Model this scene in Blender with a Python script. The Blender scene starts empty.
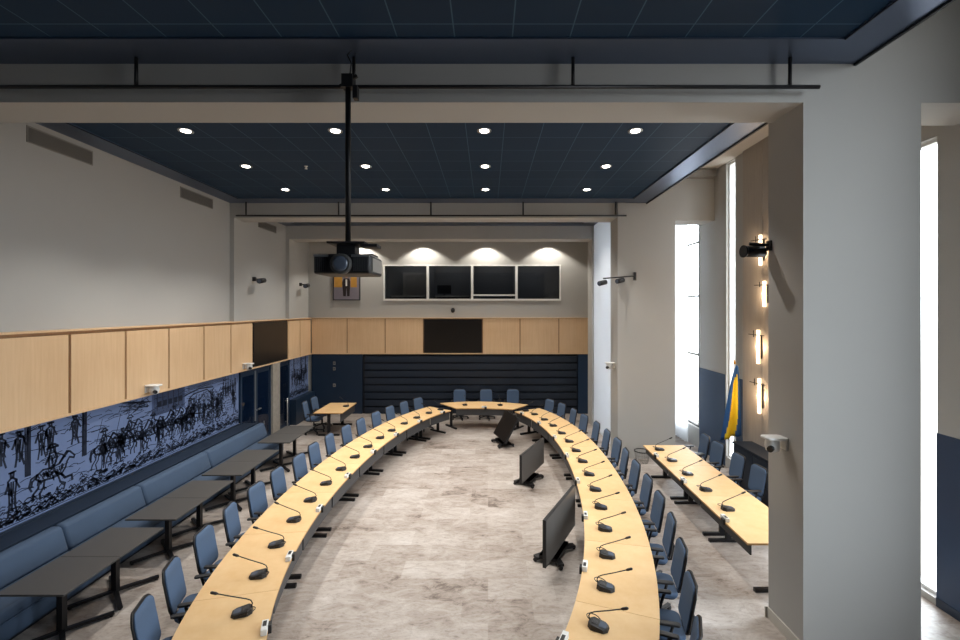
import bpy, math, random
from mathutils import Vector, Matrix
random.seed(7)
PI = math.pi
sc = bpy.context.scene
COL = sc.collection
R = math.radians

# ------------------------------------------------------------------ materials
def srgb(r, g, b):
    f = lambda c: (c/255/12.92) if c/255 <= 0.04045 else ((c/255+0.055)/1.055)**2.4
    return (f(r), f(g), f(b), 1)

class NT:
    def __init__(s, name):
        m = bpy.data.materials.new(name); m.use_nodes = True
        s.m = m; s.t = m.node_tree; s.n = s.t.nodes; s.p = s.n['Principled BSDF']
    def add(s, typ, **kw):
        n = s.n.new(typ)
        for k, v in kw.items():
            if k in n.inputs: n.inputs[k].default_value = v
            else: setattr(n, k, v)
        return n
    def link(s, a, b): s.t.links.new(a, b)
    def coords(s, scale=(1,1,1), rot=(0,0,0), kind='Object', loc=(0,0,0)):
        tc = s.add('ShaderNodeTexCoord'); mp = s.add('ShaderNodeMapping')
        mp.inputs['Scale'].default_value = scale; mp.inputs['Rotation'].default_value = rot; mp.inputs['Location'].default_value = loc
        s.link(tc.outputs[kind], mp.inputs['Vector']); return mp.outputs['Vector']

def mat(name, col, rough=0.5, metal=0.0, vary=0.0, scale=8.0, bump=0.0, stretch=(1,1,1), spec=0.5):
    t = NT(name); p = t.p
    p.inputs['Base Color'].default_value = col
    p.inputs['Roughness'].default_value = rough
    p.inputs['Metallic'].default_value = metal
    p.inputs['Specular IOR Level'].default_value = spec
    if vary or bump:
        v = t.coords(stretch)
        nz = t.add('ShaderNodeTexNoise', Scale=scale, Detail=4.0); t.link(v, nz.inputs['Vector'])
        if vary:
            mx = t.add('ShaderNodeMixRGB', blend_type='MIX')
            mx.inputs[1].default_value = tuple(c*(1-vary) for c in col[:3])+(1,)
            mx.inputs[2].default_value = tuple(min(1, c*(1+vary)) for c in col[:3])+(1,)
            t.link(nz.outputs['Fac'], mx.inputs[0]); t.link(mx.outputs[0], p.inputs['Base Color'])
        if bump:
            b = t.add('ShaderNodeBump', Strength=bump, Distance=0.01)
            t.link(nz.outputs['Fac'], b.inputs['Height']); t.link(b.outputs[0], p.inputs['Normal'])
    return t.m

def emis(name, col, st):
    t = NT(name); t.p.inputs['Base Color'].default_value = col
    t.p.inputs['Emission Color'].default_value = col; t.p.inputs['Emission Strength'].default_value = st
    return t.m

def wood(name, a, b, grain=(14, 1.0, 14), rough=0.45, direction=1):
    t = NT(name)
    v = t.coords(grain)
    nz = t.add('ShaderNodeTexNoise', Scale=1.0, Detail=8.0, Roughness=0.65); t.link(v, nz.inputs['Vector'])
    v2 = t.coords((1, 1, 1)); n2 = t.add('ShaderNodeTexNoise', Scale=0.9, Detail=2.0); t.link(v2, n2.inputs['Vector'])
    ad = t.add('ShaderNodeMath', operation='MULTIPLY_ADD'); ad.inputs[1].default_value = 0.45
    t.link(n2.outputs['Fac'], ad.inputs[0])
    ml = t.add('ShaderNodeMath', operation='MULTIPLY'); ml.inputs[1].default_value = 0.55; t.link(nz.outputs['Fac'], ml.inputs[0])
    t.link(ml.outputs[0], ad.inputs[2])
    cr = t.add('ShaderNodeValToRGB'); cr.color_ramp.elements[0].position = 0.35; cr.color_ramp.elements[1].position = 0.65
    cr.color_ramp.elements[0].color = a; cr.color_ramp.elements[1].color = b
    t.link(ad.outputs[0], cr.inputs[0]); t.link(cr.outputs[0], t.p.inputs['Base Color'])
    t.p.inputs['Roughness'].default_value = rough
    return t.m

def ceiling_tile():
    t = NT('navy_ceiling_tile')
    v = t.coords((1,1,1), loc=(-0.255, -0.33, 0))
    br = t.add('ShaderNodeTexBrick', offset=0.0, squash=1.0)
    br.inputs['Color1'].default_value = (0.0025, 0.0225, 0.058, 1); br.inputs['Color2'].default_value = (0.003, 0.026, 0.066, 1)
    br.inputs['Mortar'].default_value = (0.045, 0.10, 0.16, 1)
    br.inputs['Scale'].default_value = 1.0; br.inputs['Mortar Size'].default_value = 0.007
    br.inputs['Mortar Smooth'].default_value = 0.1
    br.inputs['Brick Width'].default_value = 0.604; br.inputs['Row Height'].default_value = 0.6
    t.link(v, br.inputs['Vector']); t.link(br.outputs['Color'], t.p.inputs['Base Color'])
    t.p.inputs['Roughness'].default_value = 0.6; t.p.inputs['Specular IOR Level'].default_value = 0.25
    return t.m

def stone_floor():
    t = NT('stone_floor')
    v = t.coords((1,1,1))
    br = t.add('ShaderNodeTexBrick', offset=0.37, squash=1.0)
    br.inputs['Color1'].default_value = (0.0, 0.0, 0.0, 1); br.inputs['Color2'].default_value = (1, 1, 1, 1)
    br.inputs['Mortar'].default_value = (0.35, 0.35, 0.35, 1)
    br.inputs['Scale'].default_value = 1.0; br.inputs['Mortar Size'].default_value = 0.004
    br.inputs['Brick Width'].default_value = 0.95; br.inputs['Row Height'].default_value = 0.48
    t.link(v, br.inputs['Vector'])
    vs = t.coords((0.8, 1.7, 1)); n1 = t.add('ShaderNodeTexNoise', Scale=3.2, Detail=12.0, Roughness=0.78, Distortion=0.8); t.link(vs, n1.inputs['Vector'])
    vb = t.coords((0.5, 0.8, 1)); n2 = t.add('ShaderNodeTexNoise', Scale=1.1, Detail=6.0, Roughness=0.6); t.link(vb, n2.inputs['Vector'])
    # tone = .25*tile + .5*streak + .25*cloud
    a = t.add('ShaderNodeMath', operation='MULTIPLY'); a.inputs[1].default_value = 0.10; t.link(br.outputs['Color'], a.inputs[0])
    b = t.add('ShaderNodeMath', operation='MULTIPLY_ADD'); b.inputs[1].default_value = 0.62; t.link(n1.outputs['Fac'], b.inputs[0]); t.link(a.outputs[0], b.inputs[2])
    c = t.add('ShaderNodeMath', operation='MULTIPLY_ADD'); c.inputs[1].default_value = 0.34; t.link(n2.outputs['Fac'], c.inputs[0]); t.link(b.outputs[0], c.inputs[2])
    cr = t.add('ShaderNodeValToRGB'); e = cr.color_ramp.elements
    e[0].position = 0.40; e[0].color = srgb(104, 92, 84)
    e[1].position = 0.68; e[1].color = srgb(196, 190, 185)
    m = e.new(0.46); m.color = srgb(154, 142, 133)
    m2 = e.new(0.56); m2.color = srgb(176, 167, 160)
    t.link(c.outputs[0], cr.inputs[0])
    # fine dark pits
    vp = t.coords((1.6, 4.0, 1)); n3 = t.add('ShaderNodeTexNoise', Scale=5.5, Detail=8.0, Roughness=0.75); t.link(vp, n3.inputs['Vector'])
    rp = t.add('ShaderNodeValToRGB'); rp.color_ramp.elements[0].position = 0.30; rp.color_ramp.elements[1].position = 0.48
    rp.color_ramp.elements[0].color = (0.45, 0.42, 0.40, 1); rp.color_ramp.elements[1].color = (1, 1, 1, 1)
    t.link(n3.outputs['Fac'], rp.inputs[0])
    mx = t.add('ShaderNodeMixRGB', blend_type='MULTIPLY'); mx.inputs[0].default_value = 0.8
    t.link(cr.outputs[0], mx.inputs[1]); t.link(rp.outputs[0], mx.inputs[2])
    t.link(mx.outputs[0], t.p.inputs['Base Color'])
    t.p.inputs['Roughness'].default_value = 0.42
    bp = t.add('ShaderNodeBump', Strength=0.08, Distance=0.01); t.link(n1.outputs['Fac'], bp.inputs['Height']); t.link(bp.outputs[0], t.p.inputs['Normal'])
    return t.m

def glass(name, tint=(1,1,1,1), gloss=0.0):
    t = NT(name); t.n.remove(t.p)
    out = t.n['Material Output']
    tr = t.add('ShaderNodeBsdfTransparent'); tr.inputs[0].default_value = tint
    gl = t.add('ShaderNodeBsdfGlossy'); gl.inputs['Roughness'].default_value = gloss
    lw = t.add('ShaderNodeLayerWeight', Blend=0.5); pw_ = t.add('ShaderNodeMath', operation='POWER'); pw_.inputs[1].default_value = 4.5
    fr = t.add('ShaderNodeMath', operation='MULTIPLY_ADD'); fr.inputs[1].default_value = 0.9; fr.inputs[2].default_value = 0.04
    t.link(lw.outputs['Facing'], pw_.inputs[0]); t.link(pw_.outputs[0], fr.inputs[0]); mx = t.add('ShaderNodeMixShader')
    t.link(fr.outputs[0], mx.inputs[0]); t.link(tr.outputs[0], mx.inputs[1]); t.link(gl.outputs[0], mx.inputs[2])
    t.link(mx.outputs[0], out.inputs['Surface'])
    return t.m

def sheer(name, thru):
    t = NT(name); t.n.remove(t.p); out = t.n['Material Output']
    d = t.add('ShaderNodeBsdfDiffuse'); d.inputs[0].default_value = (.85,.86,.88,1)
    tl = t.add('ShaderNodeBsdfTranslucent'); tl.inputs[0].default_value = (.85,.87,.9,1)
    tr = t.add('ShaderNodeBsdfTransparent')
    m1 = t.add('ShaderNodeMixShader'); m1.inputs[0].default_value = 0.6
    t.link(d.outputs[0], m1.inputs[1]); t.link(tl.outputs[0], m1.inputs[2])
    m2 = t.add('ShaderNodeMixShader'); m2.inputs[0].default_value = thru
    t.link(m1.outputs[0], m2.inputs[1]); t.link(tr.outputs[0], m2.inputs[2])
    t.link(m2.outputs[0], out.inputs['Surface']); return t.m

M = dict(
    wall=mat('painted_plaster', srgb(175, 174, 171), 0.85, vary=0.02, scale=2.0, bump=0.03),
    slab=mat('ceiling_plaster', srgb(190, 186, 180), 0.9, vary=0.03, scale=3.0),
    white=mat('white_paint', srgb(226, 226, 224), 0.6),
    concrete=mat('textured_wall_panel', srgb(168, 161, 154), 0.8, vary=0.14, scale=3.0, bump=0.15, stretch=(1, 6, 0.6)),
    tile=ceiling_tile(), floor=stone_floor(),
    rim=mat('dark_blue_metal', (0.15, 0.19, 0.28, 1), 0.38, 0.9, vary=0.06, scale=3),
    rimlip=mat('black_blue_metal', (0.010, 0.014, 0.022, 1), 0.5, 0.2, vary=0.05),
    oak=wood('pale_oak', srgb(212, 176, 136), srgb(226, 193, 154), (22, 22, 1.2)),
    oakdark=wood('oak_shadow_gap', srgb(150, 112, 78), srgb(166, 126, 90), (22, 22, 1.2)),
    maple=wood('maple_top', srgb(218, 178, 124), srgb(229, 195, 146), (5, 5, 5), 0.5),
    edge=mat('maple_edge', srgb(196, 152, 98), 0.5, vary=0.06),
    navy=mat('navy_panel', (0.0105, 0.026, 0.055, 1), 0.42, vary=0.10, scale=2.0),
    navydark=mat('navy_black', (0.004, 0.007, 0.014, 1), 0.5, vary=0.1),
    slat=mat('navy_slat', (0.0105, 0.020, 0.038, 1), 0.45, vary=0.12, scale=3.0, stretch=(0.4, 4, 4)),
    blue=mat('dado_blue', (0.018, 0.047, 0.105, 1), 0.5, vary=0.06, scale=2.0),
    fabric=mat('blue_chair_fabric', (0.072, 0.117, 0.200, 1), 0.9, vary=0.16, scale=120, bump=0.15),
    bench=mat('blue_bench_fabric', (0.050, 0.083, 0.142, 1), 0.85, vary=0.06, scale=4, bump=0.05),
    black=mat('black_plastic', (0.012, 0.012, 0.014, 1), 0.45, vary=0.05),
    blackmetal=mat('black_metal', (0.010, 0.010, 0.012, 1), 0.42, 0.3, vary=0.05),
    dtable=mat('graphite_laminate', (0.062, 0.061, 0.060, 1), 0.5, vary=0.05, scale=5),
    dgrey=mat('dark_grey_panel', (0.045, 0.047, 0.052, 1), 0.5, vary=0.05),
    screen=mat('matte_screen', (0.011, 0.009, 0.008, 1), 0.30, vary=0.03),
    floorscreen=mat('grey_matte_screen', (0.10, 0.092, 0.085, 1), 0.42, vary=0.03),
    pdisp=mat('grey_blue_display', (0.09, 0.11, 0.15, 1), 0.25, vary=0.05),
    chrome=mat('brushed_steel', (0.55, 0.56, 0.57, 1), 0.3, 0.9, vary=0.05),
    vent=mat('vent_grey', srgb(136, 132, 127), 0.6, vary=0.05),
    ventd=mat('vent_dark', srgb(88, 85, 80), 0.7, vary=0.05),
    lamp=emis('lamp_glow', (1, 0.93, 0.82, 1), 12),
    tube=emis('warm_tube', (1, 0.72, 0.45, 1), 3.2),
    glass=glass('clear_glass'), boothglass=glass('booth_glass', (.80,.82,.84,1)), doorglass=glass('door_glass', (.62,.75,.88,1)),
    sheer=sheer('sheer_curtain', 0.15), frost=sheer('frosted_screen', 0.0),
    ink=mat('mural_ink', (0.010, 0.018, 0.042, 1), 0.7, vary=0.1),
    mural=mat('mural_blue', (0.135, 0.190, 0.345, 1), 0.7, vary=0.12, scale=1.2),
    muraldark=mat('mural_mid_blue', (0.050, 0.078, 0.165, 1), 0.7, vary=0.12, scale=3),
    stone=mat('rough_stone', srgb(150, 143, 133), 0.85, vary=0.25, scale=9, bump=0.3),
    fblue=mat('flag_blue', (0.012, 0.085, 0.29, 1), 0.75, vary=0.05), fyel=mat('flag_yellow', (0.82, 0.60, 0.02, 1), 0.75, vary=0.05),
    gold=mat('gold_curtain', srgb(190, 140, 60), 0.6, vary=0.2), purple=mat('grey_lilac_floor', srgb(128, 122, 134), 0.7, vary=0.1),
    suit=mat('dark_suit', srgb(38, 28, 30), 0.7, vary=0.1), skin=mat('skin_tone', srgb(190, 150, 125), 0.7, vary=0.05),
    greybooth=mat('booth_interior', (0.13, 0.13, 0.135, 1), 0.8, vary=0.05),
    base=mat('baseboard_paint', srgb(196, 192, 184), 0.6, vary=0.03),
)

# ------------------------------------------------------------------ mesh builder
class MB:
    def __init__(s): s.v = []; s.f = []; s.mi = []; s.cur = 0; s.sm = []; s.smooth = False
    def face(s, idx): s.f.append(tuple(idx)); s.mi.append(s.cur); s.sm.append(s.smooth)
    def add(s, vs, fs):
        o = len(s.v); s.v += [tuple(q) for q in vs]
        for f in fs: s.face([i+o for i in f])
        return s
    def box(s, x0, x1, y0, y1, z0, z1, xf=None):
        vs = [(x0,y0,z0),(x1,y0,z0),(x1,y1,z0),(x0,y1,z0),(x0,y0,z1),(x1,y0,z1),(x1,y1,z1),(x0,y1,z1)]
        if xf: vs = [tuple(xf @ Vector(q)) for q in vs]
        return s.add(vs, [(0,3,2,1),(4,5,6,7),(0,1,5,4),(1,2,6,5),(2,3,7,6),(3,0,4,7)])
    def bar(s, a, b, w, h=None, up=(0,0,1)):
        h = h or w; a = Vector(a); b = Vector(b); d = (b-a).normalized(); u = Vector(up)
        if abs(d.dot(u)) > 0.98: u = Vector((1,0,0))
        r = d.cross(u).normalized(); u = r.cross(d)
        vs = []
        for p in (a, b):
            for sx, sy in ((-1,-1),(1,-1),(1,1),(-1,1)): vs.append(p + r*sx*w/2 + u*sy*h/2)
        return s.add(vs, [(0,1,2,3),(7,6,5,4),(0,4,5,1),(1,5,6,2),(2,6,7,3),(3,7,4,0)])
    def tube(s, pts, r, n=8, radii=None):
        pts = [Vector(p) for p in pts]; rings = []; old = s.smooth; s.smooth = True
        t0 = (pts[1]-pts[0]).normalized(); u = Vector((0,0,1)) if abs(t0.z) < 0.9 else Vector((1,0,0))
        u = (u - t0*u.dot(t0)).normalized()
        for i, p in enumerate(pts):
            t = ((pts[min(i+1,len(pts)-1)]-pts[i]).normalized() + (pts[i]-pts[max(i-1,0)]).normalized())
            t = t.normalized() if t.length > 1e-6 else t0
            u = (u - t*u.dot(t)).normalized(); w = t.cross(u); rr = radii[i] if radii else r
            o = len(s.v); rings.append(o)
            s.v += [tuple(p + (u*math.cos(2*PI*k/n) + w*math.sin(2*PI*k/n))*rr) for k in range(n)]
        for a, b in zip(rings, rings[1:]):
            for k in range(n): s.face((a+k, a+(k+1)%n, b+(k+1)%n, b+k))
        s.smooth = False
        s.face([rings[0]+k for k in reversed(range(n))]); s.face([rings[-1]+k for k in range(n)])
        s.smooth = old; return s
    def lathe(s, prof, n=20, c=(0,0,0), axis='z'):
        old = s.smooth; s.smooth = True; rings = []
        for r, z in prof:
            o = len(s.v); rings.append(o)
            for k in range(n):
                a = 2*PI*k/n; q = (r*math.cos(a), r*math.sin(a), z)
                if axis == 'x': q = (q[2], q[0], q[1])
                if axis == 'y': q = (q[0], q[2], q[1])
                s.v.append((q[0]+c[0], q[1]+c[1], q[2]+c[2]))
        flip = axis == 'y'
        for a, b in zip(rings, rings[1:]):
            for k in range(n):
                f = (a+k, a+(k+1)%n, b+(k+1)%n, b+k); s.face(f[::-1] if flip else f)
        s.smooth = False
        for o, rev in ((rings[0], True), (rings[-1], False)):
            f = [o+k for k in range(n)]; s.face(f[::-1] if rev != flip else f)
        s.smooth = old; return s
    def pad(s, w, d, h, r, e, fn=None, n=6, e2=None):
        """rounded slab w x d x h, corner radius r, edge rounding e, mapped through fn"""
        old = s.smooth; s.smooth = True; loops = []
        prof = [(e, 0), (e*0.3, e*0.3), (0, e), (0, h-e), (e*0.3, h-e*0.3), (e, h)]
        for ins, z in prof:
            o = len(s.v); m = 0
            hw, hd, rr = w/2-ins, d/2-ins, max(r-ins, 0.002)
            for cx, cy, a0 in ((hw-rr, hd-rr, 0), (-hw+rr, hd-rr, PI/2), (-hw+rr, -hd+rr, PI), (hw-rr, -hd+rr, 1.5*PI)):
                for k in range(n+1):
                    a = a0 + PI/2*k/n; q = (cx+rr*math.cos(a), cy+rr*math.sin(a), z)
                    s.v.append(tuple(fn(*q)) if fn else q); m += 1
            loops.append((o, m))
        for (a, m), (b, _) in zip(loops, loops[1:]):
            for k in range(m): s.face((a+k, a+(k+1)%m, b+(k+1)%m, b+k))
        def cap(o, m, z, rev):
            # bridge the loop as strips of quads so a bent pad keeps its curve
            half = m//2
            for k in range(half-1):
                f = (o+k, o+k+1, o+(m-2-k)%m, o+(m-1-k)%m); s.face(f[::-1] if rev else f)
        cap(loops[0][0], loops[0][1], 0, True); cap(loops[-1][0], loops[-1][1], h, False)
        s.smooth = old; return s
    def build(s, name, m, parent=None, bevel=0.0, loc=None):
        me = bpy.data.meshes.new(name); me.from_pydata(s.v, [], s.f)
        for mm in (m if isinstance(m, (list, tuple)) else [m]): me.materials.append(mm)
        me.polygons.foreach_set('material_index', s.mi); me.polygons.foreach_set('use_smooth', s.sm); me.update()
        o = bpy.data.objects.new(name, me); COL.objects.link(o)
        if parent: o.parent = parent
        if loc: o.location = loc
        if bevel:
            b = o.modifiers.new('bevel', 'BEVEL'); b.width = bevel; b.segments = 2; b.limit_method = 'ANGLE'
        return o

def tag(o, label, cat, group=None):
    o['label'] = label; o['category'] = cat
    if group: o['group'] = group
    return o
def thing(name, label, cat, loc=(0,0,0), rz=0, group=None):
    o = bpy.data.objects.new(name, None); COL.objects.link(o); o.empty_display_size = 0.1
    o.location = loc; o.rotation_euler = (0,0,rz)
    return tag(o, label, cat, group)
def struct(name, mb, m, parent=None, bevel=0):
    o = mb.build(name, m, parent, bevel)
    if not parent: o['kind'] = 'structure'
    return o
def sempty(name, loc=(0,0,0)):
    o = bpy.data.objects.new(name, None); COL.objects.link(o); o.location = loc; o['kind'] = 'structure'; return o
def dup(root, loc=None, rz=None, label=None, group=None, parent=None):
    c = root.copy(); COL.objects.link(c)
    if parent: c.parent = parent
    for ch in list(root.children): dup(ch, parent=c)
    if loc is not None: c.location = loc
    if rz is not None: c.rotation_euler = (0,0,rz)
    if label: c['label'] = label
    if group: c['group'] = group
    return c
ORD = ['first','second','third','fourth','fifth','sixth','seventh','eighth','ninth','tenth','eleventh','twelfth','thirteenth','fourteenth','fifteenth','sixteenth']
B = lambda *a: MB().box(*a)

# ------------------------------------------------------------------ camera
H = 4.0; F = 453.0
cam = bpy.data.cameras.new('camera'); co = bpy.data.objects.new('camera', cam); COL.objects.link(co)
cam.sensor_fit = 'HORIZONTAL'; cam.sensor_width = 36; cam.lens = F/960*36
cam.shift_x = -8/960; cam.shift_y = -11/960; cam.clip_start = 0.05
co.location = (0, 0, H); co.rotation_euler = (PI/2, 0, 0); sc.camera = co

# ------------------------------------------------------------------ shell
XL, XR, YB, ZS = -6.9, 6.05, 17.4, 7.7
struct('floor', B(XL-.3, XR+.3, -3.3, YB+.3, -.2, 0), M['floor'])
struct('ceiling', B(XL-.3, XR+.3, -3.3, YB+2, ZS, ZS+.2), M['slab'])
struct('wall_left', B(XL-.3, XL, -3, YB, 0, ZS), M['wall'])
struct('wall_rear', B(XL-.3, XR+.3, -3.3, -3, 0, ZS), M['navy'])  # out of view; navy colour chosen to cut bounce onto the front beam
struct('floor_gallery', B(XL, XR, -3, 1.9, 2.2, 2.45), M['dgrey'])  # unseen dark slab behind the camera, added to block floor bounce
# right (window) wall in pieces
def wr(y0, y1, z0=0, z1=ZS): return struct('wall_right', B(XR, XR+.3, y0, y1, z0, z1), M['wall'])
wins = [(0.3, 3.0, 1.4, 7.6), (6.1, 7.4, .09, 6.33), (11.08, 11.50, .25, 7.68), (12.95, 14.95, .56, 7.2)]
yy = -3.0
for (a, b, z0, z1) in wins:
    wr(yy, a); wr(a, b, 0, z0); wr(a, b, z1, ZS); yy = b
wr(yy, YB)
for i, (a, b, z0, z1) in enumerate(wins):
    w = sempty('window_%d' % (i+1), (XR+.12, (a+b)/2, z0))
    hw = (b-a)/2; hh = z1-z0; t = .05 if i != 2 else .035
    fr = MB()
    fr.box(-.05, .05, -hw, -hw+t, 0, hh).box(-.05, .05, hw-t, hw, 0, hh).box(-.05, .05, -hw+t, hw-t, 0, t).box(-.05, .05, -hw+t, hw-t, hh-t, hh)
    bars = {0: [3.2], 1: [], 2: [], 3: [2.1, 3.82, 5.4]}[i]
    for zb in bars: fr.box(-.035, .035, -hw+t, hw-t, zb-.025, zb+.025)
    
    if i == 3: fr.box(-.035, .035, -hw+.22, -hw+.27, t, hh-t); fr.box(-.035, .035, .3, .36, t, hh-t)
    struct('window_frame', fr, M['ventd'] if i == 3 else M['white'], w)
    struct('window_pane', B(-.006, .006, -hw+t, hw-t, t, hh-t), M['glass'], w)
    l = bpy.data.lights.new('daylight_portal', 'AREA'); l.shape = 'RECTANGLE'; l.size = hh; l.size_y = b-a
    l.cycles.is_portal = True
    lo = bpy.data.objects.new('daylight_portal', l); COL.objects.link(lo); lo.location = (XR+.32, (a+b)/2, (z0+z1)/2); lo.rotation_euler = (0, PI/2, 0)
# blue dado and cladding on the window wall
struct('trim_1', B(XR-.012, XR, 3.9, 6.1, .12, 2.33), M['blue'])
struct('trim_2', B(XR-.012, XR, 11.55, 12.95, 0, 2.33), M['blue'])
struct('trim_3', B(XR-.012, XR, 10.65, 11.03, 0, 2.33), M['blue'])
struct('baseboard_right', B(XR-.02, XR, 3.9, 6.1, 0, .12), M['navy'])
cl = MB()
yk = 7.5
while yk < 10.6:
    cl.box(XR-.06, XR, yk, min(yk+.795, 10.65), 0, ZS); yk += .8
struct('trim_4', cl, M['concrete'])
# portal frame 1 (pillar, opening, beam)
Y1, Y1b = 5.23, 5.88
struct('pillar_front', B(3.64, 5.0, Y1, Y1b, 0, ZS), M['wall'])
struct('beam_front', B(XL, 3.64, Y1, 5.80, 6.385, ZS), M['wall'])
struct('beam_front_right', B(5.0, XR, Y1, Y1b, 6.38, ZS), M['wall'])
bb = MB().box(3.622, 3.64, Y1, Y1b, 0, .14).box(3.60, 3.64, Y1b, Y1b+.018, 0, .14).box(3.622, 5.0, Y1-.018, Y1, 0, .14)
struct('baseboard_pillar', bb, M['base'])
# portal frame 2
Y2, Y2b = 12.1, 12.75
struct('pillar_middle', B(3.66, 5.0, Y2, Y2b, 0, ZS), M['wall'])
struct('trim_5', B(3.45, 3.66, Y2-.05, Y2b, 0, ZS), M['wall'])
struct('beam_middle', B(XL, 3.45, Y2, Y2b, 6.44, ZS), M['wall'])
struct('beam_middle_right', B(5.0, XR, Y2, Y2b, 6.36, ZS), M['wall'])
struct('column_left', B(XL, -6.78, Y2, Y2+.34, 3.67, 6.44), M['wall'])
struct('column_left_step', B(XL, -6.85, Y2+.34, Y2b, 3.67, 6.44), M['wall'])
# portal frame 3 and the rear right walls
Y3, Y3b = 15.45, 16.1
struct('beam_rear', B(XL, 3.6, Y3, Y3b, 6.39, ZS), M['wall'])
struct('column_left_rear', B(XL, -6.78, Y3, Y3+.34, 3.67, 6.39), M['wall'])
struct('column_left_rear_step', B(XL, -6.85, Y3+.34, Y3b, 3.67, 6.39), M['wall'])
struct('wall_right_rear', B(3.61, 3.63, Y2b, Y3, 0, ZS), M['frost'])
struct('pillar_rear', B(3.55, 4.2, Y3, Y3b, 0, ZS), M['wall'])
struct('wall_right_end', B(3.89, 4.1, Y3b, YB, 0, ZS), M['wall'])
# back wall with interpreters' window openings (frame x -4.0..2.78, z 4.30..5.68)
wx0, wx1, wz0, wz1 = -4.02, 2.80, 4.32, 5.70
struct('wall_back', MB().box(XL-.3, XR+.3, YB, YB+.2, 0, wz0).box(XL-.3, XR+.3, YB, YB+.2, wz1, ZS).box(XL-.3, wx0, YB, YB+.2, wz0, wz1).box(wx1, XR+.3, YB, YB+.2, wz0, wz1), M['wall'])
booth = MB().box(wx0-.3, wx1+.3, YB+1.9, YB+2, 3.3, 6.3).box(wx0-.4, wx0-.3, YB+.2, YB+2, 3.3, 6.3).box(wx1+.3, wx1+.4, YB+.2, YB+2, 3.3, 6.3).box(wx0-.4, wx1+.4, YB+.2, YB+2, 6.3, 6.4)
struct('floor_booth', B(wx0-.4, wx1+.4, YB+.2, YB+2, 3.2, 3.3), M['greybooth'])
struct('wall_booth', booth, M['greybooth'])
for i in range(3):
    xx = wx0 + (i+1)*(wx1-wx0)/4
    struct('wall_booth_partition', B(xx-.04, xx+.04, YB+.2, YB+1.9, 3.3, 6.3), M['greybooth'])
pw = (wx1-wx0)/4
for i in range(4):
    x0 = wx0+i*pw; w = sempty('window_%d' % (5+i), (x0, YB+.02, wz0)); t = .045
    fr = MB().box(0, t, -.04, .1, 0, wz1-wz0).box(pw-t, pw, -.04, .1, 0, wz1-wz0).box(t, pw-t, -.04, .1, wz1-wz0-t, wz1-wz0).box(t, pw-t, -.05, .1, 0, .07)
    if i == 2: fr.box(t, pw-t, 0, .06, .19, .24)
    struct('window_frame', fr, M['white'], w)
    struct('window_pane', B(t, pw-t, .03, .04, .07, wz1-wz0-t), M['boothglass'], w)
for i in range(4):
    l = bpy.data.lights.new('booth_lamp', 'POINT'); l.energy = 7; l.shadow_soft_size = .1  # added fill lights to lift the dark booth interiors, no fixture modelled
    lo = bpy.data.objects.new('booth_lamp', l); COL.objects.link(lo); lo.location = (wx0+(i+.5)*pw, YB+1.0, 6.1)
# equipment inside the booths, faint behind the glass
def booth_desk(i, x0, x1, label):
    t = thing('booth_desk', label, 'desk', ((x0+x1)/2, YB+.75, 3.3), 0, 'desks in the interpreter booths')
    w = (x1-x0)/2
    B(-w, w, -.3, .3, 1.19, 1.23).build('desk_top', M['vent'], t); B(-w, w, .2, .24, 0, 1.19).build('desk_panel', M['dgrey'], t)
    for sx in (-1, 1): B(sx*w-.02, sx*w+.02, -.28, .2, 0, 1.19).build('leg', M['dgrey'], t)
booth_desk(0, -3.85, -2.5, 'dim desk behind the leftmost booth window pane')
booth_desk(1, -2.1, -.75, 'dim desk behind the second booth window pane')
booth_desk(2, -.35, .95, 'dim desk behind the dark third booth window pane')
t = thing('booth_cabinet', 'pale tall cabinet seen through the leftmost booth window', 'cabinet', (-2.95, YB+1.5, 3.3))
B(-.55, .55, -.25, .25, 0, 2.2).build('body', M['vent'], t)
for sx in (-1, 1):
    d = B(.02 if sx > 0 else -.53, .53 if sx > 0 else -.02, -.27, -.25, .05, 2.15).build('door', M['vent'], t)
    B(sx*.06-.012, sx*.06+.012, -.30, -.27, 1.0, 1.2).build('handle', M['dgrey'], d)
t = thing('booth_monitor', 'black monitor on desk behind second booth window', 'monitor', (-1.75, YB+.75, 4.53))
B(-.28, .28, -.02, .02, .08, .42).build('display', M['screen'], t); B(-.03, .03, -.02, .03, 0, .1).build('stand', M['black'], t); B(-.1, .1, -.07, .07, 0, .012).build('base', M['black'], t)

# ------------------------------------------------------------------ suspended ceilings
def raft(tag_, x0, x1, y0, y1, z, sw=.48, outer=True):
    e = sempty('ceiling_raft'+tag_)
    struct('tile_field', B(x0+sw, x1-sw, y0+sw, y1-sw, z+.02, z+.08), M['tile'], e)
    r = MB()
    for a in ((x0, x0+sw, y0, y1), (x1-sw, x1, y0, y1), (x0+sw, x1-sw, y0, y0+sw), (x0+sw, x1-sw, y1-sw, y1)): r.box(*a, z, z+.1)
    struct('rim', r, M['rim'], e)
    l = MB()
    if outer: l.box(x1, x1+.03, y0, y1, z-.025, z+.3)
    l.box(x0+sw-.012, x0+sw, y0+sw, y1-sw, z-.008, z).box(x1-sw, x1-sw+.012, y0+sw, y1-sw, z-.008, z)
    struct('lip', l, M['rimlip'], e)
raft('_near', XL, 4.22, -3, Y1, 6.83, .48)
raft('_middle', -6.78-.11, 4.22, Y1b, Y2, 6.83, .49)
raft('_rear', XL, 3.6, Y2b, Y3, 6.83, .48, False)

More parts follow.
